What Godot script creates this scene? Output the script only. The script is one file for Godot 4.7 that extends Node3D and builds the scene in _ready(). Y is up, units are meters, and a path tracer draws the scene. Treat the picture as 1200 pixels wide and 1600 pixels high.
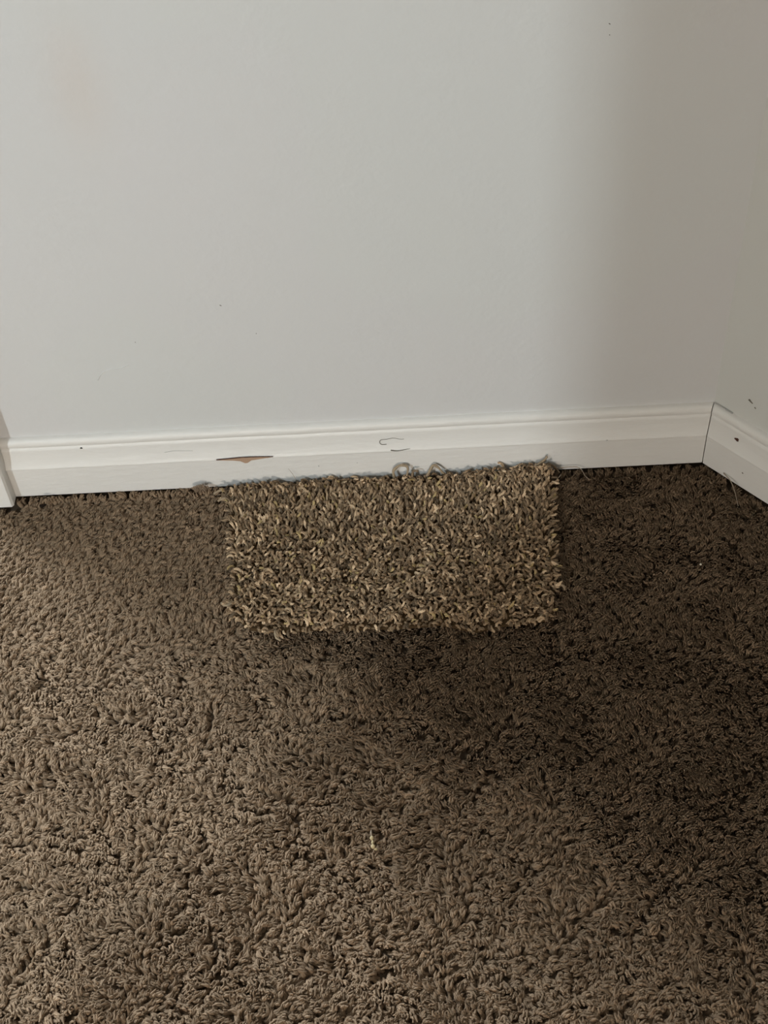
extends Node3D
# A corner of a carpeted room: back wall, angled right wall, white baseboards, a cut piece of newer carpet on worn carpet.
# The back wall is the plane z = 0, the room lies towards +z; y = 0 is the carpet backing, PILE the tips of its pile.

const PILE := 0.010
const CORNER := Vector3(0.3056, 0, 0)              # where back wall and right wall meet
const RDIR := Vector3(0.6743, 0, 0.7384)           # along the right wall
const RNRM := Vector3(-0.7384, 0, 0.6743)          # out of the right wall, into the room
const MITRE := 0.441
var rng := RandomNumberGenerator.new()
var M := {}

func _ready():
	rng.seed = 4711
	camera_and_light()
	materials()
	shell()
	baseboards()
	carpet()
	scrap()
	debris()

# ------------------------------------------------------------------ camera and light

func camera_and_light():
	var cam := Camera3D.new()
	cam.name = "camera"
	var fw := Vector3(-0.02755305, -0.75304141, -0.65739598)
	cam.transform = Transform3D(Basis(Vector3(0.99841217, -0.05305519, 0.01892839), Vector3(0.04913213, 0.65583061, -0.75330754), -fw), Vector3(0, 1.11412 + PILE, 1.03288))
	cam.fov = 39.97
	cam.near = 0.02
	cam.far = 40.0
	add_child(cam)
	var env := Environment.new()
	var sky := Sky.new()
	var psm := ProceduralSkyMaterial.new()
	psm.sky_top_color = Color(0.62, 0.7, 0.8)
	psm.sky_horizon_color = Color(0.8, 0.82, 0.84)
	psm.ground_bottom_color = Color(0.4, 0.4, 0.4)
	psm.ground_horizon_color = Color(0.6, 0.6, 0.6)
	sky.sky_material = psm
	env.background_mode = Environment.BG_SKY
	env.sky = sky
	env.tonemap_mode = Environment.TONE_MAPPER_LINEAR
	env.tonemap_exposure = 1.0
	env.sdfgi_enabled = true
	env.ssao_enabled = true
	env.ssil_enabled = true
	var we := WorldEnvironment.new()
	we.name = "world_environment"
	we.environment = env
	add_child(we)
	# unseen window beyond the doorway, placed to rake the carpet from the left
	area("unseen_hall_window_light", Vector3(-2.17, 1.45, -1.33), Vector3(0.0, 0.0, 0.38), Vector2(0.98, 1.0), Color(0.93, 0.97, 1.0), 21.0)
	# unseen slim cool lamp, placed to light the corner except behind the partition
	area("unseen_tube_lamp_light", Vector3(-1.47, 1.2, 2.0), Vector3(-0.1, 0.2, 0.0), Vector2(0.055, 0.9), Color(0.93, 0.98, 1.0), 3.9)
	# unseen warm lamp behind the camera, placed to light the shaded part too
	area("unseen_table_lamp_light", Vector3(-0.5, 0.52, 3.0), Vector3(0.1, 0.3, 0.0), Vector2(0.26, 0.24), Color(1.0, 0.955, 0.90), 2.75)

func area(called, at, to, size, color, energy):
	var l := AreaLight3D.new()
	l.name = called
	l.area_size = size
	l.light_color = color
	l.light_energy = energy
	l.area_range = 12.0
	l.shadow_enabled = true
	add_child(l)
	l.look_at_from_position(at, to, Vector3.UP if absf((to - at).normalized().y) < 0.95 else Vector3.FORWARD)

# ------------------------------------------------------------------ helpers

func put(o, called, parent = null):
	o.name = called
	(parent if parent else self).add_child(o, true)
	return o

func tag(o, label, category, group = ""):
	o.set_meta("label", label)
	o.set_meta("category", category)
	if group:
		o.set_meta("group", group)
	return o

func struct(o):
	o.set_meta("kind", "structure")
	return o

func mat(color, rough := 0.8, spec := 0.5):
	var m := StandardMaterial3D.new()
	m.albedo_color = color
	m.roughness = rough
	m.metallic_specular = spec
	return m

func noise_tex(freq, octaves, sd, size := 512):
	var n := FastNoiseLite.new()
	n.seed = sd
	n.noise_type = FastNoiseLite.TYPE_SIMPLEX_SMOOTH
	n.frequency = freq
	n.fractal_octaves = octaves
	var t := NoiseTexture2D.new()
	t.width = size
	t.height = size
	t.seamless = true
	t.noise = n
	return t

func materials():
	var w = mat(Color(0.83, 0.832, 0.828), 0.62, 0.35)
	w.vertex_color_use_as_albedo = true
	w.heightmap_enabled = true
	w.heightmap_texture = noise_tex(0.03, 3, 5)
	w.heightmap_scale = 0.016
	w.uv1_triplanar = true
	w.uv1_world_triplanar = true
	w.uv1_scale = Vector3(6, 6, 6)
	M.wall = w
	var p = mat(Color(0.888, 0.880, 0.865), 0.42, 0.5)
	p.heightmap_enabled = true
	p.heightmap_texture = noise_tex(0.02, 4, 9)
	p.heightmap_scale = 0.03
	p.uv1_triplanar = true
	p.uv1_world_triplanar = true
	p.uv1_scale = Vector3(5, 14, 5)
	M.trim = p
	M.ceiling = mat(Color(0.82, 0.82, 0.8), 0.9, 0.2)
	M.backing = mat(Color(0.36, 0.31, 0.26), 0.95, 0.1)
	M.jute = mat(Color(0.30, 0.24, 0.17), 0.95, 0.1)
	var y = mat(Color(1, 1, 1), 0.85, 0.25)
	y.vertex_color_use_as_albedo = true
	M.pile = y
	M.lint = mat(Color(0.60, 0.52, 0.44), 0.9, 0.2)
	M.hair = mat(Color(0.66, 0.60, 0.53), 0.7, 0.3)
	M.crumb = mat(Color(0.80, 0.73, 0.58), 0.8, 0.3)
	M.pale = mat(Color(0.90, 0.87, 0.80), 0.7, 0.3)
	var z = mat(Color(1, 1, 1), 0.6, 0.4)
	z.vertex_color_use_as_albedo = true
	M.yarn = z
	M.wood = mat(Color(0.70, 0.59, 0.50), 0.9, 0.2)
	M.crack = mat(Color(0.47, 0.45, 0.41), 0.9, 0.2)
	M.dark = mat(Color(0.13, 0.10, 0.08), 0.9, 0.2)
	M.spot = mat(Color(0.30, 0.19, 0.15), 0.7, 0.3)
	M.smudge = mat(Color(0.70, 0.70, 0.69), 0.8, 0.3)

func face(st: SurfaceTool, a: Vector3, b: Vector3, c: Vector3, out: Vector3):
	if (b - a).cross(c - a).dot(out) > 0:     # front faces run clockwise
		st.add_vertex(a); st.add_vertex(c); st.add_vertex(b)
	else:
		st.add_vertex(a); st.add_vertex(b); st.add_vertex(c)

func quad(st, a, b, c, d, out):
	face(st, a, b, c, out)
	face(st, a, c, d, out)

func box(st, lo: Vector3, hi: Vector3):
	var c = []
	for i in 8:
		c.append(Vector3(hi.x if i & 1 else lo.x, hi.y if i & 2 else lo.y, hi.z if i & 4 else lo.z))
	quad(st, c[0], c[1], c[3], c[2], Vector3.FORWARD)
	quad(st, c[4], c[5], c[7], c[6], Vector3.BACK)
	quad(st, c[0], c[2], c[6], c[4], Vector3.LEFT)
	quad(st, c[1], c[3], c[7], c[5], Vector3.RIGHT)
	quad(st, c[0], c[1], c[5], c[4], Vector3.DOWN)
	quad(st, c[2], c[3], c[7], c[6], Vector3.UP)

func begin() -> SurfaceTool:
	var st := SurfaceTool.new()
	st.begin(Mesh.PRIMITIVE_TRIANGLES)
	st.set_smooth_group(-1)
	return st

func done(st, called, m, parent = null):
	st.generate_normals()
	var o := MeshInstance3D.new()
	o.mesh = st.commit()
	o.material_override = m
	return put(o, called, parent)

func boxes(called, m, list, parent = null):
	var st = begin()
	for b in list:
		box(st, b[0], b[1])
	return done(st, called, m, parent)

# a prism standing on a floor-plan polygon
func prism(st, plan: PackedVector2Array, y0: float, y1: float):
	var mid := Vector2.ZERO
	for q in plan:
		mid += q / plan.size()
	for i in plan.size():
		var a := plan[i]
		var b := plan[(i + 1) % plan.size()]
		var n := Vector3(b.y - a.y, 0, a.x - b.x)
		if n.dot(Vector3(a.x - mid.x, 0, a.y - mid.y)) < 0:
			n = -n
		quad(st, Vector3(a.x, y0, a.y), Vector3(b.x, y0, b.y), Vector3(b.x, y1, b.y), Vector3(a.x, y1, a.y), n)
	var t := Geometry2D.triangulate_polygon(plan)
	for k in range(0, t.size(), 3):
		for h in [[y0, Vector3.DOWN], [y1, Vector3.UP]]:
			face(st, Vector3(plan[t[k]].x, h[0], plan[t[k]].y), Vector3(plan[t[k + 1]].x, h[0], plan[t[k + 1]].y), Vector3(plan[t[k + 2]].x, h[0], plan[t[k + 2]].y), h[1])

# a round strand along points, radii per point
func strand(pts: Array, radii, sides := 6, ply := 0.0, twist := 0.0, color = null) -> ArrayMesh:
	var n := pts.size()
	var v := PackedVector3Array()
	var nn := PackedVector3Array()
	var idx := PackedInt32Array()
	var side := Vector3.RIGHT
	for i in n:
		var d: Vector3 = (pts[mini(i + 1, n - 1)] - pts[maxi(i - 1, 0)]).normalized()
		side = (side - d * side.dot(d))
		side = side.normalized() if side.length() > 0.05 else d.cross(Vector3(0.3, 0.2, 0.9)).normalized()
		var up := d.cross(side)
		for s in sides:
			var a := TAU * s / sides
			var r: float = radii[i] * (1.0 + ply * cos(2.0 * (a - twist * i / (n - 1.0))))
			var o := side * cos(a) + up * sin(a)
			v.append(pts[i] + o * r)
			nn.append(o)
	for i in n - 1:
		for s in sides:
			var a := i * sides + s
			var b := i * sides + (s + 1) % sides
			idx.append_array([a, b, a + sides, b, b + sides, a + sides])
	# tip and foot
	v.append(pts[n - 1] + (pts[n - 1] - pts[n - 2]).normalized() * radii[n - 1] * 0.6)
	nn.append((pts[n - 1] - pts[n - 2]).normalized())
	v.append(pts[0])
	nn.append((pts[0] - pts[1]).normalized())
	for s in sides:
		idx.append_array([(n - 1) * sides + s, (n - 1) * sides + (s + 1) % sides, n * sides])
		idx.append_array([(s + 1) % sides, s, n * sides + 1])
	# recompute normals so that the twisted plies shade
	var acc := PackedVector3Array()
	acc.resize(v.size())
	for k in range(0, idx.size(), 3):
		var f := (v[idx[k + 1]] - v[idx[k]]).cross(v[idx[k + 2]] - v[idx[k]])
		if f.dot(nn[idx[k]] + nn[idx[k + 1]] + nn[idx[k + 2]]) > 0:
			var q := idx[k + 1]
			idx[k + 1] = idx[k + 2]
			idx[k + 2] = q
		else:
			f = -f
		for j in 3:
			acc[idx[k + j]] += f
	for i in v.size():
		acc[i] = acc[i].normalized() if acc[i].length() > 0 else nn[i]
	var arr := []
	arr.resize(Mesh.ARRAY_MAX)
	arr[Mesh.ARRAY_VERTEX] = v
	arr[Mesh.ARRAY_NORMAL] = acc
	arr[Mesh.ARRAY_INDEX] = idx
	if color != null:
		var cc := PackedColorArray()
		cc.resize(v.size())
		cc.fill(color)
		arr[Mesh.ARRAY_COLOR] = cc
	var m := ArrayMesh.new()
	m.add_surface_from_arrays(Mesh.PRIMITIVE_TRIANGLES, arr)
	return m

func strand_obj(called, pts, r0, r1, m, parent = null, sides := 6, ply := 0.0, twist := 0.0, color = null):
	var path := Curve3D.new()
	for i in pts.size():
		var tangent: Vector3 = (pts[mini(i + 1, pts.size() - 1)] - pts[maxi(i - 1, 0)]) / 6.0
		path.add_point(pts[i], -tangent, tangent)
	var n: int = clampi(pts.size() * 5, 8, 40)
	var fine := []
	var radii := []
	for i in n:
		var t := i / (n - 1.0)
		fine.append(path.sample_baked(t * path.get_baked_length(), true))
		radii.append(lerpf(r0, r1, t))
	var o := MeshInstance3D.new()
	o.mesh = strand(fine, radii, sides, ply, twist, color)
	o.material_override = m
	return put(o, called, parent)

# ------------------------------------------------------------------ the room

func shell():
	var T := 0.12
	var H := 2.4
	# back wall: a fine grid in front (it carries a faint stain), a solid body behind
	var st = begin()
	var x0 := -0.49
	var nx := 56
	var ny := 80
	var blot := FastNoiseLite.new()
	blot.seed = 21
	blot.frequency = 2.2
	blot.fractal_octaves = 2
	for i in nx:
		for j in ny:
			var q = []
			for k in [[0, 0], [1, 0], [1, 1], [0, 1]]:
				q.append(Vector3(lerpf(x0, CORNER.x, float(i + k[0]) / nx), lerpf(0.0, H, pow(float(j + k[1]) / ny, 1.6)), 0))
			for t in [[0, 2, 1], [0, 3, 2]]:
				for k in t:
					var p: Vector3 = q[k]
					# an old pinkish streak on the paint, and a little uneven colour
					var d := Vector2((p.x + 0.268) / 0.022, (p.y - 0.495) / 0.055)
					var s := exp(-d.length_squared()) * 0.05
					var b := blot.get_noise_2d(p.x, p.y) * 0.022
					st.set_color(Color(0.985 - s * 0.1 + b * 0.5, 0.98 - s - b * 0.2, 0.985 - s * 1.7 + b * 0.3))
					st.add_vertex(p)
	box_c(st, Vector3(x0, 0, -T), Vector3(CORNER.x + 0.1, H, -0.001))
	var back = struct(done(st, "wall_back", M.wall))
	marks_on_wall(back)
	boxes_wall("wall_left", [[Vector3(-2.2, 0, -T), Vector3(-1.36, H, 0)], [Vector3(-1.36, 2.04, -T), Vector3(-0.49, H, 0)]])
	# right wall, standing at an angle to the back wall
	st = begin()
	st.set_color(Color(0.985, 0.985, 0.955))
	var e := CORNER + RDIR * 0.75
	var c2 := CORNER - RNRM * T
	var e2 := e - RNRM * T
	prism(st, PackedVector2Array([Vector2(CORNER.x, CORNER.z), Vector2(e.x, e.z), Vector2(e2.x, e2.z), Vector2(c2.x, c2.z)]), 0, H)
	var right = struct(done(st, "wall_right", M.wall))
	var rw := func(s: float, y: float, off := 0.0004): return CORNER + RDIR * s + RNRM * off + Vector3(0, y, 0)
	strand_obj("dent", [rw.call(0.0385, 0.1178), rw.call(0.0415, 0.1160), rw.call(0.0435, 0.1152)], 0.0011, 0.0004, M.crack, right)
	strand_obj("dent", [rw.call(0.0465, 0.1120), rw.call(0.0480, 0.1108)], 0.0006, 0.0003, M.crack, right)
	# the rest of the room, out of the picture
	boxes_wall("wall_return", [[Vector3(e.x - 0.03, 0, e.z - 0.12), Vector3(2.0, H, e.z)]])
	boxes_wall("wall_side", [[Vector3(2.0, 0, e.z - 0.12), Vector3(2.12, H, 3.72)]])
	boxes_wall("unseen_partition", [[Vector3(-0.70, 0, 1.05), Vector3(-0.60, H, 2.6)]])  # out of view, placed to shade the right part from the tube lamp
	boxes_wall("wall_far", [[Vector3(-2.32, 0, 3.6), Vector3(2.12, H, 3.72)]])
	boxes_wall("wall_hall", [[Vector3(-2.32, 0, -2.1), Vector3(-2.2, H, -1.85)], [Vector3(-2.32, 0, -0.8), Vector3(-2.2, H, 3.6)], [Vector3(-2.32, 0, -1.85), Vector3(-2.2, 0.9, -0.8)], [Vector3(-2.32, 2.0, -1.85), Vector3(-2.2, H, -0.8)], [Vector3(-2.32, 0, -2.22), Vector3(0.5, H, -2.1)], [Vector3(0.38, 0, -2.1), Vector3(0.5, H, -T)]])
	struct(boxes("ceiling", M.ceiling, [[Vector3(-2.32, H, -2.22), Vector3(2.12, H + 0.12, 3.72)]]))
	glowing("unseen_window_1", Vector3(-2.29, 0.9, -1.85), Vector3(-2.27, 2.0, -0.8))  # out-of-view pane behind the light that rakes the carpet
	var lamp = tag(put(Node3D.new(), "unseen_table_lamp"), "unseen warm table lamp lighting the whole corner, boxy shade on a small stand", "lamp")  # out of view, the body of the warm light on the corner
	lamp.position = Vector3(-0.5, 0, 3.16)
	var glow = mat(Color(0.95, 0.9, 0.8))
	glow.emission_enabled = true
	glow.emission = Color(1, 0.86, 0.68)
	glow.emission_energy_multiplier = 1.0
	var tube = tag(put(Node3D.new(), "unseen_standing_lamp"), "unseen slim standing lamp, its upright glowing tube lights the left part of the corner", "lamp")  # out of view, the body of the cool light on the wall
	tube.position = Vector3(-1.51, 0, 2.05)
	var cool = mat(Color(0.9, 0.95, 1.0))
	cool.emission_enabled = true
	cool.emission = Color(0.9, 0.97, 1.0)
	cool.emission_energy_multiplier = 1.0
	boxes("tube", cool, [[Vector3(-0.028, 0.75, -0.028), Vector3(0.028, 1.65, 0.028)]], tube)
	boxes("stand", M.wood, [[Vector3(-0.015, 0.03, -0.015), Vector3(0.015, 0.75, 0.015)], [Vector3(-0.12, 0, -0.12), Vector3(0.12, 0.03, 0.12)]], tube)
	boxes("lamp_shade", glow, [[Vector3(-0.13, 0.48, -0.13), Vector3(0.13, 0.72, 0.13)]], lamp)
	boxes("stand", M.wood, [[Vector3(-0.02, 0.03, -0.02), Vector3(0.02, 0.49, 0.02)], [Vector3(-0.14, 0, -0.14), Vector3(0.14, 0.03, 0.14)]], lamp)
	# door casing at the left end of the back wall
	st = begin()
	var cas = [Vector2(-0.4385, 0.0), Vector2(-0.4385, 0.0240), Vector2(-0.4405, 0.0265), Vector2(-0.452, 0.0265), Vector2(-0.475, 0.024), Vector2(-0.495, 0.017), Vector2(-0.5, 0.012), Vector2(-0.5, 0.0)]
	prism(st, PackedVector2Array(cas), PILE - 0.0005, 2.1)
	struct(done(st, "trim_1", M.trim))
	struct(boxes("trim_2", M.trim, [[Vector3(-0.51, 0, -T - 0.01), Vector3(-0.489, 2.04, 0.0)], [Vector3(-1.372, 0, -T - 0.01), Vector3(-1.35, 2.04, 0.0)], [Vector3(-1.35, 2.02, -T - 0.01), Vector3(-0.51, 2.05, 0)]]))

func glowing(called, lo, hi):
	var g = mat(Color(0.8, 0.85, 0.9))
	g.emission_enabled = true
	g.emission = Color(0.9, 0.95, 1.0)
	g.emission_energy_multiplier = 1.0
	struct(boxes(called, g, [[lo, hi]]))

func box_c(st, lo, hi):
	st.set_color(Color(0.985, 0.985, 0.97))
	box(st, lo, hi)

func boxes_wall(called, list):
	var st = begin()
	for b in list:
		box_c(st, b[0], b[1])
	return struct(done(st, called, M.wall))

func marks_on_wall(back):
	# a thin ridge of old paint, a few specks
	strand_obj("paint_ridge", [Vector3(-0.319, 0.163, 0), Vector3(-0.313, 0.172, 0), Vector3(-0.303, 0.177, 0), Vector3(-0.293, 0.178, 0), Vector3(-0.285, 0.181, 0)], 0.0007, 0.0005, M.wall, back, 6, 0.0, 0.0, Color(1, 1, 1))
	for s in [[-0.1835, 0.252, 0.0014], [-0.2725, 0.211, 0.0006], [-0.1535, 0.214, 0.0005], [0.168, 0.522, 0.0012], [0.169, 0.512, 0.0006]]:
		strand_obj("speck", [Vector3(s[0], s[1], 0.0), Vector3(s[0] + s[2], s[1] - s[2] * 0.8, 0.0)], 0.0004, 0.0003, M.crack, back)

# ------------------------------------------------------------------ baseboards

const PROFILE := [[0.0, 0.0], [0.0118, 0.0], [0.0120, 0.0012], [0.0120, 0.0405], [0.0128, 0.0414], [0.0130, 0.0424], [0.0122, 0.0436], [0.0113, 0.0460], [0.0100, 0.0500], [0.0088, 0.0545], [0.0080, 0.0590], [0.0076, 0.0635], [0.0074, 0.0668], [0.0062, 0.0676], [0.0062, 0.0686], [0.0070, 0.0696], [0.0068, 0.0735], [0.0054, 0.0765], [0.0028, 0.0784], [0.0, 0.0788]]

# s0 / s1: where it starts and ends along the wall; m0 / m1: how much the ends are mitred
func baseboard(called, origin: Vector3, along: Vector3, out: Vector3, s0, s1, m0, m1, y0, sd):
	var st := SurfaceTool.new()
	st.begin(Mesh.PRIMITIVE_TRIANGLES)
	var wob := FastNoiseLite.new()
	wob.seed = sd
	wob.frequency = 14.0
	var n := 90
	var rows = []
	for i in n + 1:
		var row = []
		for k in PROFILE.size():
			var pr = PROFILE[k]
			var a: float = s0 + m0 * pr[0]
			var b: float = s1 + m1 * pr[0]
			var s := lerpf(a, b, float(i) / n)
			var lump := 0.0
			if k > 2 and k < PROFILE.size() - 1:   # thick brushed paint
				lump = wob.get_noise_2d(s * 1.0, k * 0.35) * 0.00035
			var drop := wob.get_noise_1d(s * 0.5 + 7.0) * 0.0010 if k > 2 else 0.0
			row.append(origin + along * s + out * (pr[0] + lump) + Vector3(0, y0 + pr[1] + drop * 0.6, 0))
		rows.append(row)
	var np := PROFILE.size()
	for k in np - 1:
		st.set_smooth_group(-1 if k in [0, 1, 2] else 1)
		var dn := Vector2(PROFILE[k + 1][1] - PROFILE[k][1], PROFILE[k][0] - PROFILE[k + 1][0])
		var o := out * dn.x + Vector3(0, dn.y, 0)
		for i in n:
			quad(st, rows[i][k], rows[i + 1][k], rows[i + 1][k + 1], rows[i][k + 1], o)
	st.set_smooth_group(-1)
	for e in [[0, -along], [n, along]]:
		for k in range(1, np - 1):
			face(st, rows[e[0]][0], rows[e[0]][k], rows[e[0]][k + 1], e[1])
	return struct(done(st, called, M.trim))

func baseboards():
	var y0 := PILE - 0.0005
	var bb = baseboard("baseboard_back", Vector3.ZERO, Vector3.RIGHT, Vector3.BACK, -0.47, CORNER.x - 0.0006, 0.0, -MITRE, y0, 3)
	var rb = baseboard("baseboard_right", CORNER, RDIR, RNRM, 0.0004, 0.74, MITRE, 0.0, y0 - 0.0005, 8)
	var rp := func(s: float, y: float, off: float): return CORNER + RDIR * s + RNRM * off + Vector3(0, PILE + y, 0)
	# bare wood where the paint has chipped along the lip
	var st = begin()
	var upper = [[-0.2132, 0.0428], [-0.205, 0.0432], [-0.197, 0.0436], [-0.190, 0.0444], [-0.187, 0.0452], [-0.183, 0.0446], [-0.176, 0.0442], [-0.168, 0.0440], [-0.160, 0.0436], [-0.1565, 0.0430]]
	var lower = [[-0.2132, 0.0424], [-0.205, 0.0415], [-0.197, 0.0408], [-0.190, 0.0385], [-0.185, 0.0350], [-0.1825, 0.0352], [-0.178, 0.0388], [-0.168, 0.0412], [-0.160, 0.0424], [-0.1565, 0.0428]]
	for i in upper.size() - 1:
		var q = []
		for p in [upper[i], upper[i + 1], lower[i + 1], lower[i]]:
			q.append(Vector3(p[0], PILE + p[1], 0.0129 if p[1] < 0.0405 else 0.0138))
		quad(st, q[0], q[1], q[2], q[3], Vector3.BACK)
	strand_obj("paint_crack", [Vector3(-0.2145, PILE + 0.0428, 0.0133), Vector3(-0.200, PILE + 0.0436, 0.0133), Vector3(-0.187, PILE + 0.0445, 0.0134), Vector3(-0.170, PILE + 0.0441, 0.0133), Vector3(-0.1545, PILE + 0.0433, 0.0133)], 0.0006, 0.0004, M.spot, bb)
	done(st, "paint_chip", M.wood, bb).set_meta("label", "bare brown wood where the paint has chipped off")
	var z := 0.0122
	strand_obj("paint_crack", [Vector3(-0.0345, PILE + 0.0500, 0.0100), Vector3(-0.0395, PILE + 0.0500, 0.0100), Vector3(-0.0415, PILE + 0.0525, 0.0095), Vector3(-0.0400, PILE + 0.0555, 0.0087), Vector3(-0.0345, PILE + 0.0560, 0.0086), Vector3(-0.0270, PILE + 0.0570, 0.0084), Vector3(-0.0200, PILE + 0.0553, 0.0087), Vector3(-0.0160, PILE + 0.0552, 0.0087)], 0.00045, 0.00025, M.crack, bb)
	strand_obj("paint_crack", [Vector3(-0.0305, PILE + 0.0432, 0.0125), Vector3(-0.0255, PILE + 0.0424, 0.0129), Vector3(-0.0205, PILE + 0.0426, 0.0130), Vector3(-0.0100, PILE + 0.0440, 0.0122)], 0.0007, 0.0002, M.crack, bb)
	strand_obj("paint_crack", [Vector3(-0.268, PILE + 0.0535, 0.0091), Vector3(-0.258, PILE + 0.0550, 0.0088), Vector3(-0.246, PILE + 0.0545, 0.0089), Vector3(-0.238, PILE + 0.0540, 0.009)], 0.0003, 0.0002, M.smudge, bb)
	dot("nail_hole", Vector3(-0.3537, PILE + 0.0650, 0.0076), Vector3(0, 0.2, 1), 0.0014, 0.0010, M.dark, bb)
	dot("speck", Vector3(-0.0670, PILE + 0.0260, 0.0121), Vector3(0, 0, 1), 0.0008, 0.0004, M.smudge, bb)
	dot("speck", Vector3(-0.108, PILE + 0.0240, 0.0121), Vector3(0, 0, 1), 0.0006, 0.0012, M.smudge, bb)
	dot("speck", Vector3(0.196, PILE + 0.0424, 0.0131), Vector3(0, 0, 1), 0.0010, 0.0006, M.smudge, bb)
	dot("nail_hole", rp.call(0.0385, 0.0560, 0.0086), RNRM + Vector3(0, 0.25, 0), 0.0028, 0.0019, M.spot, rb)
	dot("speck", rp.call(0.0545, 0.0200, 0.0121), RNRM, 0.0011, 0.0009, M.crack, rb)
	strand_obj("paint_crack", [rp.call(0.001, 0.0788, 0.0012), rp.call(0.010, 0.0790, 0.0014), rp.call(0.024, 0.0787, 0.0013)], 0.0004, 0.0007, M.smudge, rb)

# a small flat-domed spot lying on a surface
func dot(called, at: Vector3, n: Vector3, rx: float, ry: float, m, parent = null):
	n = n.normalized()
	var a := Vector3.UP.cross(n).normalized()
	var b := n.cross(a)
	var st := SurfaceTool.new()
	st.begin(Mesh.PRIMITIVE_TRIANGLES)
	st.set_smooth_group(1)
	var k := 9
	for i in k:
		var p = []
		for t in [i, i + 1]:
			var g: float = TAU * (t % k) / k
			var w := 1.0 + 0.22 * sin(g * 3.0 + at.x * 400.0)
			p.append(at + a * cos(g) * rx * w + b * sin(g) * ry * w)
		face(st, at + n * 0.0003, p[0], p[1], n)
	return done(st, called, m, parent)

# ------------------------------------------------------------------ carpet

# one cut-pile tuft about 1 tall, bending over at its tip
func tuft(sd: int, r: float, bend: float, curl: float, twist: float, ply: float, sides: int, rings: int) -> ArrayMesh:
	var g := RandomNumberGenerator.new()
	g.seed = sd
	var pts := []
	var radii := []
	var ph := g.randf() * TAU
	var cw := g.randf_range(0.6, 1.4) * curl
	for i in rings:
		var t := i / (rings - 1.0)
		var off := bend * t * t
		pts.append(Vector3(off + cw * 0.16 * sin(t * 5.0 + ph), t * (1.0 - 0.35 * bend * t), cw * 0.16 * cos(t * 5.0 + ph) - cw * 0.16 * cos(ph)))
		radii.append(r * (0.72 + 0.40 * sin(t * 2.6) + g.randf_range(-0.08, 0.08)) * (1.0 if i < rings - 1 else 0.62))
	return strand(pts, radii, sides, ply, twist)

# a tuft of several plies twisted round each other and fraying at the tip
func bundle(sd: int, plies: int, r: float, wide: float, bend: float, curl: float, turns: float, fray: float, sides := 4, rings := 6) -> ArrayMesh:
	var g := RandomNumberGenerator.new()
	g.seed = sd
	var st := SurfaceTool.new()
	st.begin(Mesh.PRIMITIVE_TRIANGLES)
	var ph := g.randf() * TAU
	var cw := g.randf_range(0.6, 1.4) * curl * 0.16
	var spin := (1.0 if g.randf() < 0.9 else -1.0) * turns * TAU
	for k in plies:
		var pts := []
		var radii := []
		var a0 := TAU * (k + g.randf_range(-0.2, 0.2)) / plies
		var out := wide * g.randf_range(0.75, 1.15)
		var long := g.randf_range(0.84, 1.06)
		var side := g.randf_range(-0.5, 0.5)
		for i in rings:
			var t := i / (rings - 1.0)
			var a := a0 + spin * t + side * t * t
			var o := out * (0.8 + fray * t * t * t)
			var y := t * long
			pts.append(Vector3(bend * t * t + cw * (sin(t * 5.0 + ph) - sin(ph)) + cos(a) * o, y * (1.0 - 0.35 * bend * t), cw * (cos(t * 5.0 + ph) - cos(ph)) + sin(a) * o))
			radii.append(r * (0.9 + 0.2 * sin(t * 2.8)) * (1.0 if i < rings - 1 else 0.6) * g.randf_range(0.92, 1.08))
		st.append_from(strand(pts, radii, sides), 0, Transform3D())
	return st.commit()

func spread(called, mesh, m, rows: Array, parent, label = ""):
	var mm := MultiMesh.new()
	mm.transform_format = MultiMesh.TRANSFORM_3D
	mm.use_colors = true
	mm.mesh = mesh
	mm.instance_count = rows.size()
	var buf := PackedFloat32Array()
	buf.resize(rows.size() * 16)
	var k := 0
	for r in rows:
		var t: Transform3D = r[0]
		for a in 3:
			buf[k] = t.basis.x[a]
			buf[k + 1] = t.basis.y[a]
			buf[k + 2] = t.basis.z[a]
			buf[k + 3] = t.origin[a]
			k += 4
		var c: Color = r[1]
		buf[k] = c.r
		buf[k + 1] = c.g
		buf[k + 2] = c.b
		buf[k + 3] = 1.0
		k += 4
	mm.buffer = buf
	var o := MultiMeshInstance3D.new()
	o.multimesh = mm
	o.material_override = m
	o.set_meta("kind", "stuff")
	if label:
		o.set_meta("label", label)
	return put(o, called, parent)

# a tuft standing at p, bent towards azimuth az, leaning over by lean, of that height
func stand(p: Vector3, az: float, lean: float, height: float, fat: float) -> Transform3D:
	var b := Basis(Vector3.UP, az) * Basis(Vector3.BACK, -lean)
	return Transform3D(b.scaled_local(Vector3(fat, height, fat)), p)

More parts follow.
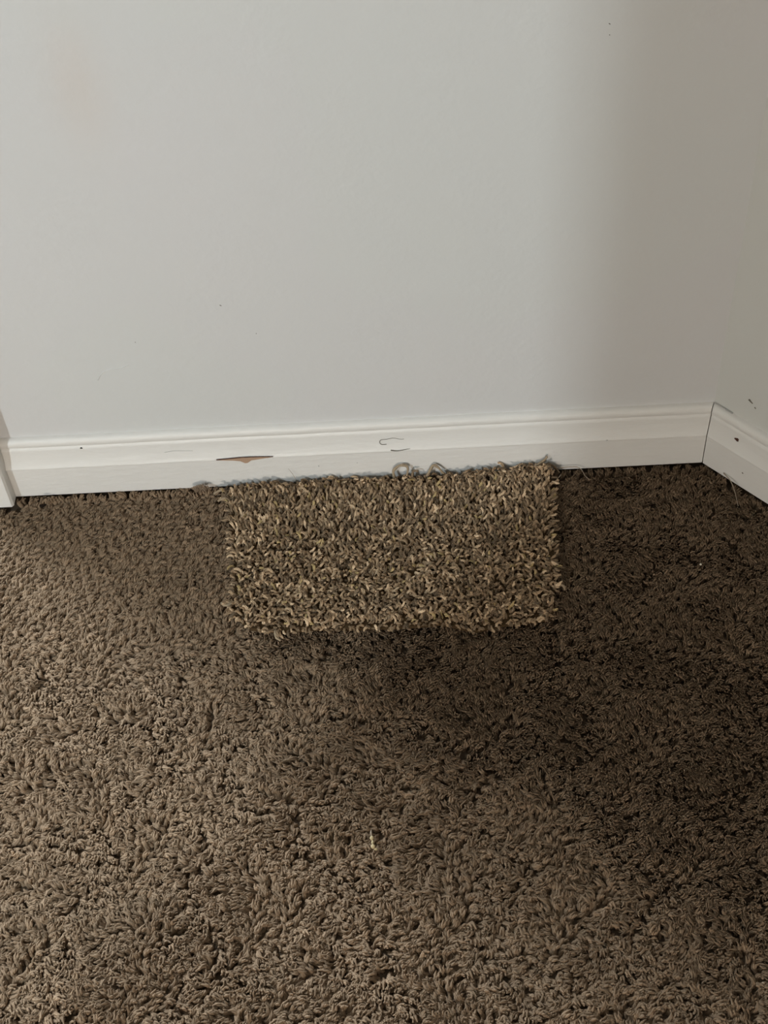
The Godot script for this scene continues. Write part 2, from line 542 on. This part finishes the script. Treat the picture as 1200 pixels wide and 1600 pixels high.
func carpet():
	var fl = struct(boxes("floor", M.backing, [[Vector3(-2.32, -0.1, -2.22), Vector3(2.12, 0.0, 3.72)]]))
	var nap := FastNoiseLite.new()
	nap.seed = 77
	nap.frequency = 9.0
	nap.fractal_octaves = 3
	var dirt := FastNoiseLite.new()
	dirt.seed = 12
	dirt.frequency = 6.0
	dirt.fractal_octaves = 3
	var meshes := []
	var sets := []
	for i in 6:
		meshes.append(bundle(100 + i, 5, 0.125, 0.165, 0.5, 0.7, 0.45, 0.65, 4, 5))
		sets.append([])
	for i in 5:   # the same tufts where they stand up and fluff out
		meshes.append(bundle(200 + i, 6, 0.09, 0.18, 0.35, 0.8, 0.35, 0.9, 3, 5))
		sets.append([])
	var step := 0.0043
	var z := -0.20
	var odd := 0
	while z < 0.95:
		var x := -0.85 + (step * 0.5 if odd % 2 else 0.0)
		odd += 1
		while x < 0.75:
			var p := Vector3(x + rng.randf_range(-0.4, 0.4) * step, 0, z + rng.randf_range(-0.4, 0.4) * step)
			x += step
			if absf(p.x + 0.04) < 0.13 and p.z > 0.03 and p.z < 0.19:   # under the loose piece
				continue
			if p.x > -0.497 and p.z < 0.0140 + rng.randf() * 0.0042:
				continue
			if p.x < -0.497 and p.x > -0.515 and p.z < 0.003:
				continue
			if p.x > -0.502 and p.x < -0.434 and p.z < 0.0325:
				continue
			if (p - CORNER).dot(RNRM) < 0.0140 + rng.randf() * 0.0042:
				continue
			# where people have trodden the pile lies flat and clumped; before and beside the new piece it stands up, fine and brushed
			var bx := p.x + nap.get_noise_2d(p.x * 0.7, p.z * 0.7 + 50.0) * 0.05
			var bz := p.z + nap.get_noise_2d(p.x * 0.7 + 50.0, p.z * 0.7) * 0.05
			var up := smoothstep(-0.05, 0.13, minf((bx + 0.195) * 0.62 - (bz - 0.225) * 0.78 + 0.01, (bx + 0.16) * 1.4))
			var a := nap.get_noise_2d(p.x, p.z) * PI * 2.2 + rng.randf_range(-0.9, 0.9)
			var side := (1.0 - up) * smoothstep(0.32, 0.12, p.z)
			a = lerp_angle(a, 0.89 + rng.randf_range(-0.7, 0.7), side)
			var lean := lerpf(lerpf(0.55, 0.8, side), 0.12, up) + lerpf(0.3, 0.15, up) * nap.get_noise_2d(p.x + 9.0, p.z) + rng.randf_range(-0.2, 0.25)
			if p.z < 0.022 and p.x > -0.44:
				a = PI / 2 + rng.randf_range(-0.8, 0.8)
				lean = rng.randf_range(-0.3, 0.5)
			elif (p - CORNER).dot(RNRM) < 0.022:
				a = 0.74 + rng.randf_range(-0.8, 0.8)
				lean = rng.randf_range(0.0, 0.6)
			var h := 0.0108 * (1.0 + 0.10 * nap.get_noise_2d(p.x * 0.6, p.z * 0.6 + 30.0) + rng.randf_range(-0.12, 0.1))
			var tone := 1.0 + rng.randf_range(-0.16, 0.14) + 0.10 * dirt.get_noise_2d(p.x, p.z)
			if rng.randf() < 0.03:
				tone *= 1.25
			var c := Color(0.245, 0.172, 0.112) * tone
			var kind := 6 + rng.randi() % 5 if rng.randf() < up else rng.randi() % 6
			sets[kind].append([stand(p, a, lean, h * lerpf(1.08, 1.0, up), lerpf(0.0095, 0.0073, up) * rng.randf_range(0.85, 1.15)), c])
		z += step * 0.87
	for i in 11:
		spread("carpet_pile", meshes[i], M.pile, sets[i], fl)

# ------------------------------------------------------------------ the cut piece of carpet

func scrap():
	# its outline on the floor, metres
	var plan := PackedVector2Array()
	for q in [[-0.213, 0.022], [-0.201, 0.0175], [-0.12, 0.0165], [-0.03, 0.0165], [0.06, 0.0160], [0.136, 0.0155], [0.139, 0.030], [0.134, 0.070], [0.131, 0.110], [0.131, 0.150], [0.127, 0.175], [0.124, 0.200], [0.116, 0.212], [0.075, 0.216], [0.045, 0.222], [0.012, 0.211], [-0.02, 0.213], [-0.07, 0.212], [-0.11, 0.210], [-0.145, 0.212], [-0.175, 0.206], [-0.190, 0.192], [-0.196, 0.180], [-0.193, 0.150], [-0.197, 0.110], [-0.202, 0.070], [-0.206, 0.045]]:
		plan.append(Vector2(q[0], q[1]))
	var s = tag(put(Node3D.new(), "carpet_scrap"), "rectangular cut piece of shaggy flecked brown carpet lying loose against the back baseboard", "carpet piece")
	s.position = Vector3(-0.04, PILE, 0.11)
	var off: Vector3 = s.position
	var st = begin()
	var pl := PackedVector2Array()
	for q in plan:
		pl.append(q - Vector2(off.x, off.z))
	prism(st, pl, -0.001, 0.0035)
	done(st, "backing", M.jute, s).set_meta("label", "thin woven backing of the carpet piece")
	var meshes := []
	var sets := []
	for i in 8:
		meshes.append(bundle(300 + i, 3, 0.085, 0.085, 0.30, 0.6, 0.8, 0.3, 5, 7))
		sets.append([])
	var step := 0.0035
	var z := 0.012
	var odd := 0
	while z < 0.226:
		var x := -0.216 + (step * 0.5 if odd % 2 else 0.0)
		odd += 1
		while x < 0.142:
			var p := Vector3(x + rng.randf_range(-0.45, 0.45) * step, 0.0, z + rng.randf_range(-0.45, 0.45) * step)
			x += step
			if not Geometry2D.is_point_in_polygon(Vector2(p.x, p.z), plan):
				continue
			if rng.randf() < 0.04:
				continue
			var a := rng.randf() * TAU
			var lean := absf(rng.randfn(0.0, 0.34))
			if p.z < 0.095 + rng.randf_range(-0.03, 0.03):   # towards the wall the pile lies back
				a = PI / 2 + rng.randf_range(-1.0, 1.0)
				lean = rng.randf_range(0.1, 0.6)
			var h := rng.randf_range(0.0062, 0.0118)
			# outer rows flop over the cut edge
			var edge := 1.0
			for i in plan.size():
				var q := Geometry2D.get_closest_point_to_segment(Vector2(p.x, p.z), plan[i], plan[(i + 1) % plan.size()])
				edge = minf(edge, q.distance_to(Vector2(p.x, p.z)))
			if edge < 0.004 and p.z > 0.03:
				a = atan2(-(p.z - 0.11), p.x + 0.035) + rng.randf_range(-1.0, 1.0)
				if p.z > 0.19:
					a = -PI / 2 + rng.randf_range(-1.1, 1.1)
				lean = rng.randf_range(0.4, 1.0)
			elif p.z < 0.024:
				a = rng.randf_range(-PI, 0.0)
				lean = rng.randf_range(0.0, 0.4)
				h *= 1.15
			# the back right corner rides up on the baseboard
			var lift := 0.007 * smoothstep(0.02, 0.12, p.x) * smoothstep(0.075, 0.02, p.z)
			var tone := clampf(exp(rng.randfn(-0.08, 0.46)), 0.25, 2.0)
			var pale := clampf((tone - 1.0) * 0.5, 0.0, 0.6)
			var c: Color = Color(0.370, 0.256, 0.155).lerp(Color(0.385, 0.306, 0.216), pale) * tone
			if rng.randf() < 0.03:
				c = Color(0.50, 0.37, 0.18)
			sets[rng.randi() % 8].append([stand(p - off + Vector3(0, PILE + 0.002 + lift, 0), a, lean, h, 0.0092 * rng.randf_range(0.85, 1.15)), c])
		z += step * 0.87
	for i in 8:
		spread("yarn_pile", meshes[i], M.yarn, sets[i], s)
	# single strands that stand out of the cut edges
	var tan_ := Color(0.34, 0.26, 0.175)
	var dk := Color(0.20, 0.145, 0.09)
	var up := PILE + 0.008
	loose(s, off, [Vector3(-0.028, up, 0.020), Vector3(-0.029, up + 0.009, 0.018), Vector3(-0.022, up + 0.015, 0.016), Vector3(-0.014, up + 0.013, 0.017), Vector3(-0.015, up + 0.004, 0.021)], tan_)
	loose(s, off, [Vector3(-0.010, up, 0.022), Vector3(-0.008, up + 0.007, 0.018), Vector3(-0.003, up + 0.008, 0.019)], dk)
	loose(s, off, [Vector3(0.006, up, 0.020), Vector3(0.011, up + 0.009, 0.017), Vector3(0.014, up + 0.013, 0.016), Vector3(0.019, up + 0.010, 0.018), Vector3(0.024, up + 0.003, 0.020)], tan_)
	loose(s, off, [Vector3(0.115, up + 0.002, 0.020), Vector3(0.124, up + 0.008, 0.018), Vector3(0.130, up + 0.011, 0.016), Vector3(0.1335, up + 0.017, 0.016)], tan_)
	loose(s, off, [Vector3(0.131, up + 0.006, 0.017), Vector3(0.140, up + 0.004, 0.017), Vector3(0.147, up - 0.006, 0.019)], dk)
	loose(s, off, [Vector3(-0.205, up - 0.004, 0.024), Vector3(-0.215, up - 0.004, 0.022), Vector3(-0.222, up - 0.006, 0.024)], tan_)
	loose(s, off, [Vector3(-0.200, up - 0.004, 0.036), Vector3(-0.210, up - 0.003, 0.034), Vector3(-0.217, up - 0.005, 0.036)], tan_)
	loose(s, off, [Vector3(-0.192, up - 0.003, 0.176), Vector3(-0.201, up - 0.004, 0.177), Vector3(-0.206, up - 0.006, 0.172)], tan_)
	loose(s, off, [Vector3(0.128, up - 0.002, 0.172), Vector3(0.135, up - 0.003, 0.173), Vector3(0.137, up - 0.006, 0.176)], tan_)
	loose(s, off, [Vector3(-0.150, up - 0.003, 0.212), Vector3(-0.149, up - 0.004, 0.219), Vector3(-0.145, up - 0.007, 0.221)], tan_)

func loose(s, off, pts, color):
	var q = []
	for p in pts:
		q.append(p - off)
	strand_obj("loose_yarn", q, 0.0016, 0.0012, M.yarn, s, 7, 0.2, 9.0, color)

# ------------------------------------------------------------------ lint and crumbs

func thing(called, label, category, at, group = ""):
	var o = tag(put(Node3D.new(), called), label, category, group)
	o.position = at
	return o

func debris():
	var P := PILE
	# a fluffy clump of lint in the crack under the baseboard: one bent-over tuft of fibres
	var st := SurfaceTool.new()
	st.begin(Mesh.PRIMITIVE_TRIANGLES)
	for i in 70:
		var x := rng.randf_range(-0.009, 0.008)
		var h := rng.randf_range(0.005, 0.0095) * (1.0 - absf(x) * 55.0)
		var r := rng.randf_range(0.003, 0.007)
		var pts := []
		for k in 7:
			var t := k / 6.0
			pts.append(Vector3(x + r * t * 1.1 + rng.randf_range(-0.0004, 0.0004), h * sin(t * 2.7), 0.0045 * t + rng.randf_range(-0.002, 0.002) * (0.3 + t)))
		st.append_from(strand(pts, [0.00022, 0.0003, 0.0003, 0.0003, 0.00028, 0.00025, 0.00015], 4), 0, Transform3D())
	var lint := MeshInstance3D.new()
	lint.mesh = st.commit()
	lint.material_override = M.lint
	lint.position = Vector3(-0.2385, P + 0.0040, 0.0175)
	tag(put(lint, "lint_clump"), "fuzzy grey-brown clump of lint against the baseboard left of the carpet piece", "lint")
	st = SurfaceTool.new()
	st.begin(Mesh.PRIMITIVE_TRIANGLES)
	lump(st, Vector3.ZERO, Vector3(0.0030, 0.0016, 0.0022), 3)
	lump(st, Vector3(0.0026, 0.0003, -0.0008), Vector3(0.0022, 0.0013, 0.0016), 5)
	var d = done(st, "dirt_crumb", M.dark)
	d.position = Vector3(-0.4060, P + 0.0050, 0.0320)
	tag(d, "black crumb of dirt on the carpet near the door casing", "dirt")
	var hr = strand_obj("hair", [Vector3(0.119, P + 0.003, 0.0165), Vector3(0.134, P + 0.0055, 0.0165), Vector3(0.152, P + 0.0065, 0.0155), Vector3(0.166, P + 0.0065, 0.016), Vector3(0.1712, P + 0.004, 0.0185), Vector3(0.1735, P + 0.0025, 0.0245), Vector3(0.178, P + 0.0015, 0.031)], 0.0005, 0.0003, M.hair)
	tag(hr, "pale kinked hair lying over the crack right of the carpet piece", "hair")
	hr = strand_obj("hair", [Vector3(0.1485, P + 0.003, 0.0225), Vector3(0.142, P + 0.003, 0.031), Vector3(0.132, P + 0.003, 0.041), Vector3(0.1255, P + 0.004, 0.047)], 0.0006, 0.0004, M.hair)
	tag(hr, "pale straight fibre beside the top right corner of the carpet piece", "hair")
	hr = strand_obj("hair", [Vector3(0.3185, P + 0.0045, 0.0335), Vector3(0.3235, P + 0.005, 0.045), Vector3(0.3255, P + 0.004, 0.060), Vector3(0.3258, P + 0.0025, 0.078)], 0.0006, 0.0003, M.hair)
	tag(hr, "pale curved hair on the carpet at the corner under the right baseboard", "hair")
	hr = strand_obj("hair", [Vector3(-0.1335, P + 0.012, 0.018), Vector3(-0.1365, P + 0.019, 0.0165), Vector3(-0.1400, P + 0.026, 0.0155)], 0.00025, 0.00015, M.lint)
	tag(hr, "very thin dark hair sticking up from the back edge of the carpet piece", "hair")
	var c = thing("crumb", "beige knobbly crumb on the worn carpet in front of the carpet piece", "crumb", Vector3(-0.0580, P + 0.001, 0.4430))
	st = SurfaceTool.new()
	st.begin(Mesh.PRIMITIVE_TRIANGLES)
	lump(st, Vector3(-0.0005, 0.001, -0.0042), Vector3(0.0019, 0.0016, 0.0022), 7)
	lump(st, Vector3(0.0002, 0.0008, -0.0002), Vector3(0.0012, 0.0012, 0.0022), 8)
	lump(st, Vector3(0.0004, 0.001, 0.0040), Vector3(0.0021, 0.0017, 0.0021), 9)
	lump(st, Vector3(0.0028, 0.0004, 0.0062), Vector3(0.0015, 0.001, 0.0013), 10)
	done(st, "crumb_body", M.crumb, c)
	strand_obj("thread_end", [Vector3(-0.0008, 0.001, -0.006), Vector3(-0.0011, 0.0016, -0.009), Vector3(-0.0008, 0.0012, -0.0122)], 0.0007, 0.0004, M.hair, c)
	st = SurfaceTool.new()
	st.begin(Mesh.PRIMITIVE_TRIANGLES)
	lump(st, Vector3.ZERO, Vector3(0.0012, 0.0009, 0.0012), 11)
	d = done(st, "white_speck", M.pale)
	d.position = Vector3(0.2751, P + 0.0012, 0.1515)
	tag(d, "tiny white speck on the dark carpet right of the carpet piece", "speck")

# a small uneven rounded lump
func lump(st, at: Vector3, size: Vector3, sd: int):
	var n := FastNoiseLite.new()
	n.seed = sd
	n.frequency = 0.9
	var U := 10
	var V := 6
	st.set_smooth_group(sd)
	var p := func(i, j):
		var a: float = TAU * (i % U) / U
		var b: float = PI * j / V
		var q := Vector3(sin(b) * cos(a), cos(b), sin(b) * sin(a))
		return at + q * size * (1.0 + 0.35 * n.get_noise_3d(q.x, q.y, q.z))
	for i in U:
		for j in V:
			var q0: Vector3 = p.call(i, j)
			var q1: Vector3 = p.call(i + 1, j)
			var q2: Vector3 = p.call(i + 1, j + 1)
			var q3: Vector3 = p.call(i, j + 1)
			if j > 0:
				face(st, q0, q1, q2, q0 - at)
			if j < V - 1:
				face(st, q0, q2, q3, q3 - at)
